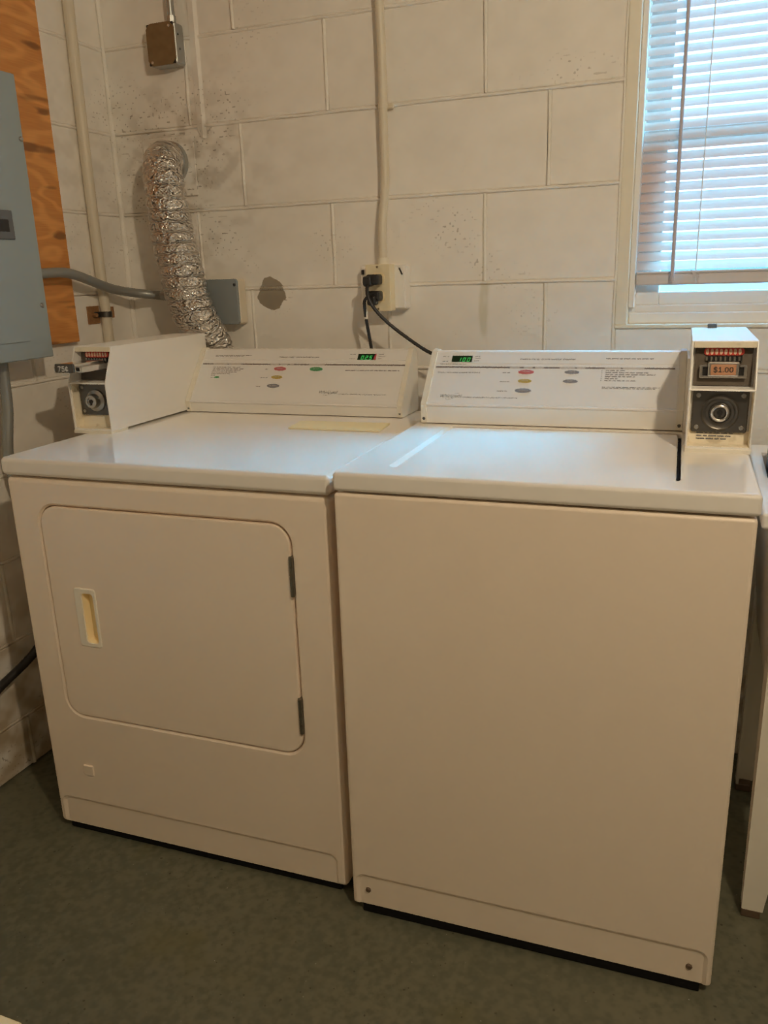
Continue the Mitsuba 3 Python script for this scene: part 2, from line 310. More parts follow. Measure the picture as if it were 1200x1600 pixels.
add(B + '__wand', tube([(1.5175, -0.004, 1.200), (1.5155, -0.002, 1.55), (1.513, 0.004, 2.14)], 0.0042, 8), 'mat_purple', smooth=40, label='long thin tilt wand')
for x in (1.567, 1.93):
    add(B + '__ladder_cord', cat(tube([(x, BY - 0.0125, 1.215), (x + 0.0005, BY - 0.0125, 1.6), (x, BY - 0.0125, 2.146)], 0.0011, 5), tube([(x + 0.001, BY + 0.0125, 1.215), (x, BY + 0.0125, 2.146)], 0.0009, 5)), 'mat_frame_white')
kn = cat(*[tube([(1.5665 + rng.uniform(-.009, .009), BY - 0.0165, 1.2155 + rng.uniform(-.016, .006)) for _ in range(5)], 0.0009, 5, smooth_n=16) for _ in range(4)])
add(B + '__cord_knot', kn, 'mat_rail', label='tangled cord end on the bottom rail')

# ------------------------------------------------------------------ lamp (above and behind the camera's right shoulder)
L = 'ceiling_lamp'
tag(L, 'bare bulb in a porcelain holder on the ceiling', 'lamp')
lx, ly, lz = LAMP_POS
bulb = icosphere(subdivisions=3, radius=LAMP_R); bulb.apply_translation(LAMP_POS)
add(L + '__bulb', bulb, 'mat_porcelain', smooth=True, emitter={'type': 'area', 'sampling_weight': 1.5, 'radiance': {'type': 'rgb', 'value': [LAMP_I * c for c in LAMP_RGB]}})
hold = lathe([(0, 0), (0.018, 0), (0.02, 0.05), (0.06, 0.09), (0.065, ZC - lz - LAMP_R), (0, ZC - lz - LAMP_R)]); hold.apply_translation((lx, ly, lz + LAMP_R - 0.002))
add(L + '__holder', hold, 'mat_porcelain', smooth=40)

# ------------------------------------------------------------------ coin meter (parts of a machine); local frame: x across, y back, z up
def coin_meter(root, M, x0, x1, y0, z0, z1, yb, key, out):
    """Sheet metal case with two front compartments: coin slide above, lock below."""
    K = root + '__coin_meter'
    dz_m, pb, zlk = (0.1045, 0.026, 0.0615) if out == 0 else (0.1105, 0.033, 0.0675)
    zm = z0 + dz_m; yt = y0 + 0.034; t = 0.0022
    prof = [(y0, z0), (y0 - 0.003, zm), (yt, z1), (yb, z1), (yb, z0)]
    pr_in = [(y0 + 0.10, z0 + t), (y0 + 0.10, z1 - t), (yb - t, z1 - t), (yb - t, z0 + t)]
    outer = prism_x(prof, x0, x1)
    cut_lo = prism_x([(y0 - 0.02, z0 + 0.004), (y0 - 0.02, zm - 0.0015), (y0 + 0.030, zm - 0.0015), (y0 + 0.034, z0 + pb), (y0 + 0.029, z0 + 0.004)], x0 + t, x1 - t)
    cut_up = prism_x([(y0 - 0.02, zm + 0.0015), (y0 - 0.02, z1 + 0.03), (yt - 0.006, z1 + 0.03), (yt + 0.001, z1 - 0.011), (yt + 0.022, z1 - 0.012), (y0 + 0.045, zm + 0.0015)], x0 + t, x1 - t)
    case = sub(outer, cut_lo, cut_up)
    add(K, move(case, M), 'mat_meter_white', label='box shaped coin meter case with two open front compartments')
    # linings in the warmer, dirtier paint of the inside
    lin = cat(box(x0 + t, x0 + t + 0.0012, y0 + 0.004, y0 + 0.033, z0 + 0.006, zm - 0.003), box(x1 - t - 0.0012, x1 - t, y0 + 0.004, y0 + 0.033, z0 + 0.006, zm - 0.003),
              hull([(x, y, z) for x in (x0 + t, x1 - t) for y, z in ((y0 + 0.004, z0 + 0.004), (y0 + 0.026, z0 + 0.004), (y0 + 0.0262, z0 + 0.0055), (y0 + 0.004, z0 + 0.0052))]),
              hull([(x, y, z) for x in (x0 + t + .001, x1 - t - .001) for y, z in ((y0 + 0.029, z0 + 0.005), (y0 + 0.0335, z0 + pb + 0.002), (y0 + 0.0325, z0 + pb + 0.002), (y0 + 0.028, z0 + 0.005))]))
    add(K + '__lining', move(lin, M), 'mat_meter_inside', label='stained cream inside of the coin meter')
    xc = (x0 + x1) / 2; w = x1 - x0
    # front lip of the top, base flange, little catch on the top
    add(K + '__front_lip', move(cat(box(x0 + 0.003, x1 - 0.003, yt - 0.003, yt, z1 - 0.012, z1 - 0.001, 0.001)), M), 'mat_meter_inside')
    add(K + '__base_flange', move(box(x0 - 0.001, x1 + 0.001, y0 - 0.003, y0 + 0.06, z0 - 0.007, z0 + 0.001, 0.001), M), 'mat_cap', label='cream base flange')
    if root == 'washer': add(K + '__catch', move(cat(box(xc - 0.022, xc - 0.004, yb - 0.02, yb - 0.005, z1 - 0.001, z1 + 0.008, 0.001)), M), 'mat_steel_dark', label='small dark catch')
    # lock plate in the lower compartment
    yl = y0 + 0.026; zl = z0 + zlk; hw = min(0.046, w / 2 - 0.005)
    plate = loft([xz(rrect(xc - hw, xc + hw, z0 + pb, zm - 0.004, 0.003, 4), yl + 0.006), xz(rrect(xc - hw, xc + hw, z0 + pb, zm - 0.004, 0.003, 4), yl), xz(rrect(xc - hw + .001, xc + hw - .001, z0 + pb + 0.001, zm - 0.005, 0.003, 4), yl - 0.001)])
    add(K + '__lock_plate', move(plate, M), 'mat_steel_dark', smooth=30, label='dark metal lock plate')
    if out == 0:
        ring = lathe([(0.031, 0.0), (0.0315, 0.003), (0.029, 0.005), (0.0265, 0.004), (0.0235, 0.001), (0.019, 0.0005), (0.0165, 0.003), (0.0145, 0.0075), (0.0125, 0.0085), (0.0108, 0.0075), (0.0095, 0.001), (0, 0.001)], '-y', 40)
    else:
        ring = lathe([(0.026, 0.0), (0.025, 0.004), (0.020, 0.006), (0.0165, 0.007), (0.0160, 0.020), (0.0145, 0.022), (0.009, 0.022), (0.0085, 0.020), (0, 0.020)], '-y', 40)
    ring.apply_translation((xc, yl - 0.001, zl)); add(K + '__lock', move(ring, M), 'mat_steel' if out else 'mat_steel_dark', smooth=35, label='round key lock')
    if out == 0:
        rim = lathe([(0.0172, 0.0030), (0.0150, 0.0090), (0.0125, 0.0100), (0.0108, 0.0090), (0.0108, 0.006)], '-y', 40); rim.apply_translation((xc, yl - 0.001, zl)); add(K + '__lock_rim', move(rim, M), 'mat_chrome', smooth=35, label='bright ring of the lock')
    yk = yl - (0.0022 if out == 0 else 0.0215)
    add(K + '__keyhole', move(cat(lathe_at(0.0048, 0.0012, xc, yk, zl), box(xc - 0.0018, xc + 0.0018, yk - 0.0012, yk, zl - 0.008, zl - 0.001)), M), 'mat_black')
    for sx in (-1, 1):
        for sz in (0.0, 1.0):
            add(K + '__screw', move(screw_y(xc + sx * (hw - 0.009), yl - 0.001, z0 + pb + 0.009 + sz * (zm - z0 - pb - 0.022), 0.0042, 0.002), M), 'mat_steel', smooth=30)
    if out == 0:                                              # service lettering on the sloping strip under the lock, too small to read
        for i_, (l_, zz_) in enumerate(((0.062, 0.0225), (0.058, 0.0175), (0.050, 0.0125))):
            yy_ = y0 + 0.0272 + (zz_ - 0.005) / (pb - 0.003) * 0.0044
            dm = dashes(0, 0, l_, 0.0022, 80 + i_); dm.vertices = np.stack([dm.vertices[:, 0] + xc - 0.036, yy_ - dm.vertices[:, 2], z0 + zz_ + dm.vertices[:, 1]], 1)
            add(K + '__lettering', move(dm, M), 'mat_ink')
    # coin slide in the upper compartment
    ys = y0 + 0.038
    back = hull([(x, y, z) for x in (x0 + 0.006, x1 - 0.006) for y, z in ((ys + 0.0, zm + 0.003), (ys + 0.012, z1 - 0.014), (ys + 0.02, z1 - 0.014), (ys + 0.012, zm + 0.003))])
    add(K + '__slide_plate', move(back, M), 'mat_slide_plate', label='dark back plate with a coin slide')
    zs = z1 - 0.0195; n = 8; rw = 0.033
    yr = ys + 0.0085
    add(K + '__slot_strip', move(loft([xz(rrect(xc - rw, xc + rw, zs - 0.0065, zs + 0.0065, 0.006, 6), yr + 0.003), xz(rrect(xc - rw, xc + rw, zs - 0.0065, zs + 0.0065, 0.006, 6), yr - 0.0015)]), M), 'mat_red', label='red strip with eight coin slots')
    for i in range(n):
        xi = xc - rw + 0.0055 + i * (2 * rw - 0.013) / (n - 1)
        a = np.linspace(0, 2 * np.pi, 14, endpoint=False); e = np.stack([xi + 0.0027 * np.cos(a), zs + 0.0054 * np.sin(a)], 1)
        add(K + '__coin_slot', move(loft([xz(e, yr - 0.0012), xz(e, yr - 0.0024)]), M), 'mat_slot')
        add(K + '__slit', move(box(xi + 0.0022, xi + 0.0044, yr - 0.006, yr + 0.001, zs - 0.018, zs - 0.0065), M), 'mat_black')
        add(K + '__finger', move(box(xi - 0.0026, xi + 0.002, yr - 0.006, yr + 0.001, zs - 0.016, zs - 0.0080, 0.0008), M), 'mat_steel')
    # the chrome slide itself: a tray with a raised middle that carries the price
    yf = ys - 0.010 - out; zs0, zs1 = (zm + 0.0170, zs - 0.0155) if out == 0 else (zm + 0.031, zs - 0.0105)
    hw = 0.0385
    sl = cat(box(xc - hw, xc + hw, yf, ys, zs0, zs0 + 0.004, 0.001), box(xc - hw, xc - hw + 0.005, yf, ys, zs0, zs1 - 0.007, 0.001), box(xc + hw - 0.005, xc + hw, yf, ys, zs0, zs1 - 0.007, 0.001),
             box(xc - hw, xc - 0.026, yf + 0.001, ys, zs1 - 0.010, zs1 - 0.0065, 0.001), box(xc + 0.026, xc + hw, yf + 0.001, ys, zs1 - 0.010, zs1 - 0.0065, 0.001),
             rbox(xc - 0.0255, xc + 0.0255, yf - 0.004, ys, zs0 + 0.003, zs1, 0.003))
    add(K + '__coin_slide', move(sl, M), 'mat_chrome', smooth=25, label='chrome coin slide')
    pb = box(xc - hw + 0.005, xc + hw - 0.005, yf + 0.006, ys, zs0 + 0.003, zs1 - 0.008)
    add(K + '__slide_recess', move(pb, M), 'mat_black')
    if out == 0:
        add(K + '__price_label', move(box(xc - 0.0205, xc + 0.0205, yf - 0.0047, yf - 0.0037, zs0 + 0.006, zs1 - 0.0045, 0.0003), M), 'mat_price', label='orange price label reading $1.00')
        tm = text_xz('$1.00', 0.0085, bold=True); b = tm.bounds; tm.apply_translation((xc - (b[0, 0] + b[1, 0]) / 2, yf - 0.0047, (zs0 + zs1) / 2 + 0.0008 - (b[0, 2] + b[1, 2]) / 2))
        add(K + '__price', move(tm, M), 'mat_black')
    else:
        add(K + '__price_label', move(rbox(xc - 0.0255, xc + 0.0255, yf - 0.010, yf - 0.003, zs0 + 0.001, zs1 + 0.001, 0.003), M), 'mat_steel_dark', smooth=30, label='dark slide end stamped 75 cents')
        tm = text_xz('75\u00a2', 0.0115, bold=True); b = tm.bounds; tm.apply_translation((xc - 0.002 - (b[0, 0] + b[1, 0]) / 2, yf - 0.0099, (zs0 + zs1) / 2 - (b[0, 2] + b[1, 2]) / 2))
        add(K + '__price', move(tm, M), 'mat_chrome')
def lathe_at(r, h, x, y, z):
    m = lathe([(0, 0), (r, 0), (r, h), (0, h)], '-y', 16); m.apply_translation((x, y, z)); return m
def text_xz(s, h, bold=False, d=0.0004):
    m = meshkit.text_mesh(s, h, d, bold); m.vertices = np.stack([m.vertices[:, 0], -m.vertices[:, 2], m.vertices[:, 1]], 1); return m

# ------------------------------------------------------------------ console fascia tools
def fascia_frame(M, crease, top):
    A = np.array([0, *crease, 1.0]); v = np.array([0, top[0] - crease[0], top[1] - crease[1]]); v /= np.linalg.norm(v)
    n = np.cross([1, 0, 0], v); F = np.eye(4); F[:3, 0] = (1, 0, 0); F[:3, 1] = v; F[:3, 2] = n; F[:3, 3] = A[:3]
    return M @ F                                            # (u, v, height above the fascia) -> world
def flat_text(s, u, v, h, width=None, bold=False, slant=0.0, d=0.0003):
    m = meshkit.text_mesh(s, h, d, bold); b = m.bounds
    m.apply_translation((-b[0, 0], 0, 0))
    if width: m.vertices[:, 0] *= width / (b[1, 0] - b[0, 0])
    m.vertices[:, 0] += slant * m.vertices[:, 1]
    m.apply_translation((u, v, 0)); return m
def dashes(u, v, w, h=0.0014, seed=0):                      # print too small to be read: words as short strokes
    r = np.random.default_rng(seed); x, ms = u, []
    while x < u + w:
        l = min(r.uniform(0.005, 0.014), u + w - x)
        if l > 0.002: ms.append(box(x, x + l, v, v + h, 0, 0.0003))
        x += l + 0.0022
    return cat(*ms)
def ellipse(u, v, a, b, h0, h1, n=24):
    t = np.linspace(0, 2 * np.pi, n, endpoint=False); e = np.stack([np.cos(t), np.sin(t)], 1)
    c = lambda s, h: np.stack([u + a * s * e[:, 0], v + b * s * e[:, 1], np.full(n, h)], 1)
    return loft([c(1, h0), c(1, h1 * 0.6), c(0.93, h1)])
SEG = {'0': 'abcdef', '1': 'bc', '2': 'abged', '5': 'afgcd'}
def seven(ch, u, v, w, h, t=0.0011):
    S = {'a': (u, u + w, v + h - t, v + h), 'g': (u, u + w, v + h / 2 - t / 2, v + h / 2 + t / 2), 'd': (u, u + w, v, v + t), 'f': (u, u + t, v + h / 2, v + h), 'b': (u + w - t, u + w, v + h / 2, v + h), 'e': (u, u + t, v, v + h / 2), 'c': (u + w - t, u + w, v, v + h / 2)}
    m = cat(*[box(*S[s], 0, 0.0004) for s in SEG[ch]]); m.vertices[:, 0] += 0.16 * (m.vertices[:, 1] - v); return m
def script_logo(u, v, w):
    """The maker's script wordmark with a swoosh loop, drawn as pen strokes; width w."""
    m = flat_text('Whirlpool', u, v, w * 0.15, width=w, bold=False, slant=0.28)
    a = np.linspace(0.15, 2 * np.pi - 0.5, 40)
    loop = np.stack([u + w * (0.60 + 0.36 * np.cos(a) * math.cos(0.6) - 0.10 * np.sin(a) * math.sin(0.6)), v + w * (0.05 + 0.36 * np.cos(a) * math.sin(0.6) * 0.75 + 0.10 * np.sin(a) * math.cos(0.6)), np.full(40, 0.0002)], 1)
    sw = tube(loop, np.linspace(0.00012, 0.00035, 40), 4)
    return cat(m, sw)
def console(root, M, x0, x1, yb, z0, crease, top, back, depth_top):
    K = root + '__console'
    prof = [(yb, z0 + 0.002), (crease[0], crease[1]), (top[0], top[1]), (depth_top, top[1] + 0.002), (back, top[1] - 0.006), (back, z0 + 0.002)]
    body = prism_x(prof, x0 + 0.011, x1 - 0.011)
    add(K, move(body, M), 'mat_plastic_white', label='slanted control console along the back edge')
    e = 0.0035; cy, cz = np.mean(np.array(prof), 0)
    pe = [(yb - e, z0 + 0.0015), (crease[0] - e, crease[1] + 0.001), (top[0] - e, top[1] + e * 0.8), (depth_top, top[1] + 0.002 + e), (back + e, top[1] - 0.004), (back + e, z0 + 0.0015)]
    for a, b in ((x0, x0 + 0.0125), (x1 - 0.0125, x1)):
        c = prism_x(np.array(Polygon(pe).buffer(-0.003).buffer(0.003, quad_segs=3).exterior.coords)[:-1], a, b)
        add(K + '__end_cap', move(c, M), 'mat_cap', smooth=30, label='cream plastic end cap')
        add(K + '__screw', move(screw_y((a + b) / 2, yb - e - 0.0004, z0 + 0.012, 0.0035, 0.0015), M), 'mat_steel_dark', smooth=30)
    F = fascia_frame(M, crease, top); H = math.hypot(top[0] - crease[0], top[1] - crease[1])
    pan = box(x0 + 0.0135, x1 - 0.0135, 0.003, H - 0.034, -0.001, 0.0009, 0.0006); add(K + '__fascia', move(pan, F), 'mat_fascia', label='pale printed fascia')
    pan2 = box(x0 + 0.0135, x1 - 0.0135, H - 0.0325, H - 0.001, -0.001, 0.0009, 0.0006); add(K + '__fascia', move(pan2, F), 'mat_fascia')
    tr = box(x0 + 0.0125, x1 - 0.0125, -0.016, 0.001, -0.0045, 0.0012, 0.0012); tr = tube([(x0 + 0.013, 0, -0.0006), (x1 - 0.013, 0, -0.0006)], 0.0035, 10); add(K + '__trim_strip', move(tr, F), 'mat_fascia', smooth=40, label='rounded trim strip')
    return K, F, H
def on(K, name, mesh, F, mat, h=0.0010, **k):
    m = mesh.copy(); m.apply_translation((0, 0, h)); return add(K + '__' + name, move(m, F), mat, **k)
def display(K, F, u0, u1, v0, v1, text, redend=False):
    sl = 0.0
    on(K, 'display', box(u0, u1, v0, v1, -0.0005, 0.0006), F, 'mat_led_off', label='black display window with green digits')
    dg = [c for c in text]; w = (u1 - u0) * 0.13; x = u0 + (u1 - u0) * (0.18 if redend else 0.30); ms = []
    for c in dg:
        ms.append(seven(c, x, v0 + 0.0008, w, (v1 - v0) * 0.62)); x += w * (1.75)
    on(K, 'digits', cat(*ms), F, 'mat_dark', h=0.0017, emitter={'type': 'area', 'sampling_weight': 0.01, 'radiance': {'type': 'rgb', 'value': [0.06, 0.60, 0.10]}}, label='green lit digits')
    if redend: on(K, 'red_light', hull([(u1 - .006, v0, 0), (u1, v0, 0), (u1, v1, 0), (u1 - .003, v1, 0), (u1 - .006, v0, .0003), (u1, v0, .0003), (u1, v1, .0003), (u1 - .003, v1, .0003)]), F, 'mat_dark', h=0.0017, emitter={'type': 'area', 'sampling_weight': 0.01, 'radiance': {'type': 'rgb', 'value': [0.25, 0.03, 0.025]}}, label='small red light')

# ------------------------------------------------------------------ washer
WM = place(1.0201, -0.8305, 0.0268); WW, WZ, WD = 0.6734, 0.9142, 0.648
tag('washer', 'white top loading coin operated washer, right of the dryer and beside the utility sink', 'washing machine')
zc = 0.8765
rec = lambda xa, xb, z1, d: loft([xz(rrect(xa + 0.0065, xb - 0.0065, -0.2, z1 - 0.0085, 0.012, 7), d), xz(rrect(xa, xb, -0.2, z1, 0.018, 7), 0.0), xz(rrect(xa, xb, -0.2, z1, 0.018, 7), -0.02)])
cab = rbox(0.001, WW - 0.002, 0.0, WD, 0.0222, zc, 0.007)
cab = sub(cab, rec(0.010, 0.663, 0.0965, 0.006))
add('washer__cabinet', move(cab, WM), 'mat_enamel_lamplit', smooth=20, label='plain white front and sides')
for x, z in ((0.033, 0.057), (0.634, 0.053)): add('washer__bolt', move(screw_y(x, 0.006, z, 0.0055, 0.004), WM), 'mat_bolt', smooth=30)
for x in (0.07, 0.60):
    for y in (0.06, 0.58): add('washer__foot', move(lathe([(0, 0), (0.02, 0), (0.022, 0.006), (0.010, 0.012), (0.008, 0.03), (0, 0.03)]), WM @ trimesh.transformations.translation_matrix((x, y, 0))), 'mat_hinge', smooth=30)
add('washer__shade_strip', move(cat(box(0.03, WW - 0.03, 0.05, WD - 0.02, 0.0235, 0.035), box(0.020, WW - 0.020, 0.0075, 0.030, 0.0015, 0.030, 0.001)), WM), 'mat_dark', label='dark strip added for the shade under the front edge')  # dark pan, plus a front strip added to stand in for floor shade
topm = rbox(0.002, WW + 0.001, -0.004, WD, zc + 0.0035, WZ, 0.0075)
xy = lambda lp, z: np.stack([lp[:, 0], lp[:, 1], np.full(len(lp), z)], 1)
LX0, LX1, LY0, LY1 = 0.086, 0.562, 0.052, 0.446
pocket = loft([xy(rrect(LX0 + 0.008, LX1, LY0, LY1, 0.012, 6), WZ - 0.010), xy(rrect(LX0 - 0.003, LX1, LY0, LY1, 0.012, 6), WZ + 0.0005), xy(rrect(LX0 - 0.003, LX1, LY0, LY1, 0.012, 6), WZ + 0.02)])
topm = sub(topm, pocket)
add('washer__top', move(topm, WM), 'mat_enamel_top', smooth=32, label='glossy white top')
lid = loft([xy(rrect(LX0 + 0.010, LX1 - 0.007, LY0 + 0.0015, LY1 - 0.004, 0.011, 6), WZ - 0.0095), xy(rrect(LX0 + 0.010, LX1 - 0.007, LY0 + 0.0015, LY1 - 0.004, 0.011, 6), WZ - 0.0035), xy(rrect(LX0 + 0.012, LX1 - 0.009, LY0 + 0.0035, LY1 - 0.006, 0.010, 6), WZ - 0.0012), xy(rrect(LX0 + 0.05, LX1 - 0.05, LY0 + 0.04, LY1 - 0.04, 0.03, 6), WZ - 0.0008)])
add('washer__lid', move(lid, WM), 'mat_enamel_top', smooth=40, label='glossy white lid with a dark gap along its right edge')
add('washer__lid_gap', move(box(LX1 - 0.0065, LX1 - 0.0005, LY0 + 0.01, LY1 - 0.005, WZ - 0.0099, WZ - 0.0085), WM), 'mat_dark')
crW, tpW = (0.467, 0.957), (0.565, 1.062)
K, F, H = console('washer', WM, 0.018, 0.562, 0.470, WZ, crW, tpW, 0.610, 0.583)
on(K, 'heading_bar', box(0.0335, 0.541, 0.0985, 0.1025, 0, 0.0003), F, 'mat_bar', label='dark line across the fascia')
for a, b in ((0.201, 0.222), (0.231, 0.250), (0.256, 0.274), (0.308, 0.340), (0.344, 0.362), (0.401, 0.434), (0.438, 0.481)): on(K, 'heading', box(a, b, 0.0980, 0.1030, 0, 0.0005), F, 'mat_bar_light')
display(K, F, 0.067, 0.1132, 0.1145, 0.1313, '100')
for u, v, a, b, m in ((0.2377, 0.0886, 0.0172, 0.0055, 'mat_button_red'), (0.2381, 0.0649, 0.0150, 0.0046, 'mat_button_gold'), (0.2374, 0.0400, 0.0175, 0.0056, 'mat_button_gray'), (0.3347, 0.0892, 0.0155, 0.0045, 'mat_button_gray'), (0.3340, 0.0656, 0.0155, 0.0045, 'mat_button_gray')):
    b_ = on(K, 'button', ellipse(u, v, a, b, 0, 0.0016), F, m, smooth=30, label={'mat_button_red': 'oval red button', 'mat_button_gold': 'oval gold button', 'mat_button_gray': 'oval grey button'}[m])
for s, u, v, w in (('NORMAL', 0.2297, 0.0875, 0.017), ('PERM', 0.231, 0.0638, 0.014), ('DELICATE', 0.2267, 0.0388, 0.021), ('COLD', 0.3285, 0.0880, 0.0125), ('HOT', 0.3285, 0.0644, 0.011)):
    on(K, 'button_lettering', flat_text(s, u, v, 0.0026, w), F, 'mat_bar_light', h=0.0028)
ink = [flat_text('DUAL ACTION WASH SYSTEM', 0.0405, 0.0845, 0.0027, 0.096, True, 0.2), flat_text('Heavy Duty Commercial Washer', 0.2203, 0.1215, 0.0034, 0.1195, True, 0.3),
       flat_text("WORLD'S LEADER IN LAUNDRY PRODUCTS", 0.1088, 0.0195, 0.0021, 0.119, True, 0.2),
       dashes(0.4018, 0.1240, 0.098, 0.0022, 1), dashes(0.0445, 0.1285, 0.016, 0.0013, 2), dashes(0.0465, 0.1155, 0.012, 0.0013, 3), dashes(0.119, 0.130, 0.011, 0.0012, 4), dashes(0.119, 0.1245, 0.016, 0.0012, 5), dashes(0.119, 0.1172, 0.013, 0.0012, 6), dashes(0.0421, 0.1075, 0.059, 0.0013, 7),
       dashes(0.1864, 0.0858, 0.017, 0.0013, 8), dashes(0.1845, 0.0622, 0.020, 0.0013, 9), dashes(0.1815, 0.0375, 0.021, 0.0013, 10)]
for i, (w, vv) in enumerate(((0.040, 0.0935), (0.088, 0.0883), (0.100, 0.0832), (0.060, 0.0781), (0.026, 0.0730), (0.062, 0.0679))): ink += [dashes(0.4035, vv, w, 0.0020, 20 + i), box(0.3955, 0.3970, vv, vv + 0.002, 0, 0.0003)]
ink += [dashes(0.3995, 0.0515, 0.114, 0.0016, 30), dashes(0.3995, 0.0482, 0.106, 0.0016, 31)]
for m_ in ink: on(K, 'lettering', m_, F, 'mat_ink_light')
on(K, 'logo', script_logo(0.0565, 0.0195, 0.049), F, 'mat_ink', label='script maker wordmark with a swoosh')
coin_meter('washer', WM, 0.5675, 0.6745, 0.277, WZ + 0.006, 1.1055, 0.650, 'w', 0)
bk = box(0.5625, 0.5675, 0.45, 0.62, WZ + 0.001, 1.06); add('washer__console__bracket', move(bk, WM), 'mat_cap', label='strip between console and coin meter')

# ------------------------------------------------------------------ dryer
DM = place(0.2638, -0.8120, 0.025); DW, DZ, DD, dz0 = 0.7313, 0.8973, 0.70, 0.0175
tag('dryer', 'white front loading coin operated dryer in the corner, left of the washer', 'dryer')
zl = 0.8560
ox0, ox1, oz0, oz1 = 0.0715, 0.6500, 0.3140, 0.8000
cab = rbox(-0.001, DW - 0.001, 0.0, DD, dz0, zl, 0.012)
hole = loft([xz(rrect(ox0, ox1, oz0, oz1, 0.042, 8), 0.022), xz(rrect(ox0, ox1, oz0, oz1, 0.042, 8), 0.005), xz(rrect(ox0 - 0.0045, ox1 + 0.0045, oz0 - 0.0045, oz1 + 0.0045, 0.0465, 8), 0.0), xz(rrect(ox0 - 0.0047, ox1 + 0.0047, oz0 - 0.0047, oz1 + 0.0047, 0.0467, 8), -0.02)])
cab = sub(cab, hole, rec(0.014, 0.710, 0.0945, 0.006))
add('dryer__cabinet', move(cab, DM), 'mat_enamel_lamplit', smooth=20, label='white cabinet with a door opening in its front')
for x in (0.07, 0.66):
    for y in (0.06, 0.62): add('dryer__foot', move(lathe([(0, 0), (0.02, 0), (0.022, 0.006), (0.010, 0.010), (0.008, 0.025), (0, 0.025)]), DM @ trimesh.transformations.translation_matrix((x, y, 0))), 'mat_hinge', smooth=30)
add('dryer__shade_strip', move(cat(box(0.03, DW - 0.03, 0.05, DD - 0.02, dz0 + 0.002, 0.03), box(0.020, DW - 0.020, 0.0095, 0.032, 0.0015, 0.026, 0.001)), DM), 'mat_dark', label='dark strip added for the shade under the front edge')  # same under the dryer: near-black strip in place of the shaded gap
dtop = rbox(-0.004, DW + 0.005, -0.006, DD + 0.004, zl + 0.0035, DZ, 0.010)
add('dryer__top', move(dtop, DM), 'mat_enamel_top', smooth=32, label='glossy white top')
gp = 0.0028
rr = lambda i, y: xz(rrect(ox0 + gp + i, ox1 - gp - i, oz0 + gp + i, oz1 - gp - i, max(0.042 - gp - i, .01), 8), y)
door = loft([rr(0, 0.020), rr(0, 0.003), rr(0.0012, 0.0004), rr(0.004, -0.0008)])
hx0, hx1, hz0, hz1 = 0.136, 0.1905, 0.4905, 0.6235
door = sub(door, loft([xz(rrect(hx0 + .004, hx1 - .004, hz0 + .004, hz1 - .004, 0.004, 4), 0.0185), xz(rrect(hx0 + .004, hx1 - .004, hz0 + .004, hz1 - .004, 0.004, 4), -0.02)]))
add('dryer__door', move(door, DM), 'mat_enamel_lamplit', smooth=32, label='flat white door with rounded corners')
# recessed handle: bezel with a scooped pocket
bez = loft([xz(rrect(hx0, hx1, hz0, hz1, 0.006, 5), -0.0005), xz(rrect(hx0, hx1, hz0, hz1, 0.006, 5), -0.0022), xz(rrect(hx0 + 0.0015, hx1 - 0.0015, hz0 + 0.0015, hz1 - 0.0015, 0.005, 5), -0.0035)])
ix0, ix1, iz0, iz1 = 0.1545, 0.1835, 0.4995, 0.6125
cutb = loft([xz(rrect(ix0, ix1, iz0, iz1, 0.007, 6), 0.01), xz(rrect(ix0 - .001, ix1 + .001, iz0 - .001, iz1 + .001, 0.008, 6), -0.01)])
bez = sub(bez, cutb); add('dryer__door__handle', move(bez, DM), 'mat_cap', smooth=32, label='cream recessed finger handle')
cup = sub(loft([xz(rrect(ix0 - .0015, ix1 + .0015, iz0 - .0015, iz1 + .0015, 0.008, 6), 0.0175), xz(rrect(ix0 - .0015, ix1 + .0015, iz0 - .0015, iz1 + .0015, 0.008, 6), -0.0006)]),
          loft([xz(rrect(ix0 + .003, ix1 - .004, iz0 + .004, iz1 - .004, 0.006, 6), 0.0165), xz(rrect(ix0, ix1, iz0, iz1, 0.007, 6), -0.002)]))
add('dryer__door__handle_pocket', move(cup, DM), 'mat_ivory', smooth=32, label='yellowed pocket of the handle')
for za, zb in ((0.659, 0.737), (0.368, 0.444)):
    hx = ox1 - 0.0005; nk = 4; ms = []
    for i in range(nk):
        a, b = za + (zb - za) * i / nk, za + (zb - za) * (i + 1) / nk - 0.0008
        ms.append(cyl((hx, -0.0025, a), (hx, -0.0025, b), 0.0045, 10))
    ms.append(box(hx - 0.006, hx + 0.002, -0.001, 0.012, za, zb, 0.0008))
    add('dryer__door__hinge', move(cat(*ms), DM), 'mat_hinge', smooth=35, label='dark metal hinge')
add('dryer__badge', move(loft([xz(rrect(0.0915, 0.1175, 0.1635, 0.1885, 0.001, 3), 0.001), xz(rrect(0.0915, 0.1175, 0.1635, 0.1885, 0.001, 3), -0.0028), xz(rrect(0.0930, 0.1160, 0.1650, 0.1870, 0.001, 3), -0.0036)]), DM), 'mat_enamel_lamplit', label='small blank square plug low on the front')
crD, tpD = (0.575, 0.927), (0.678, 1.052)
K, F, H = console('dryer', DM, 0.0735, 0.6790, 0.580, DZ, crD, tpD, 0.704, 0.690)
on(K, 'heading_bar', box(0.0905, 0.6665, 0.1142, 0.1180, 0, 0.0003), F, 'mat_bar', label='dark line across the fascia')
for a, b in ((0.1246, 0.166), (0.170, 0.2085), (0.294, 0.3195), (0.324, 0.345), (0.350, 0.3627), (0.4047, 0.4496)): on(K, 'heading', box(a, b, 0.1137, 0.1185, 0, 0.0005), F, 'mat_bar_light')
display(K, F, 0.5350, 0.5840, 0.1315, 0.1488, '025', True)
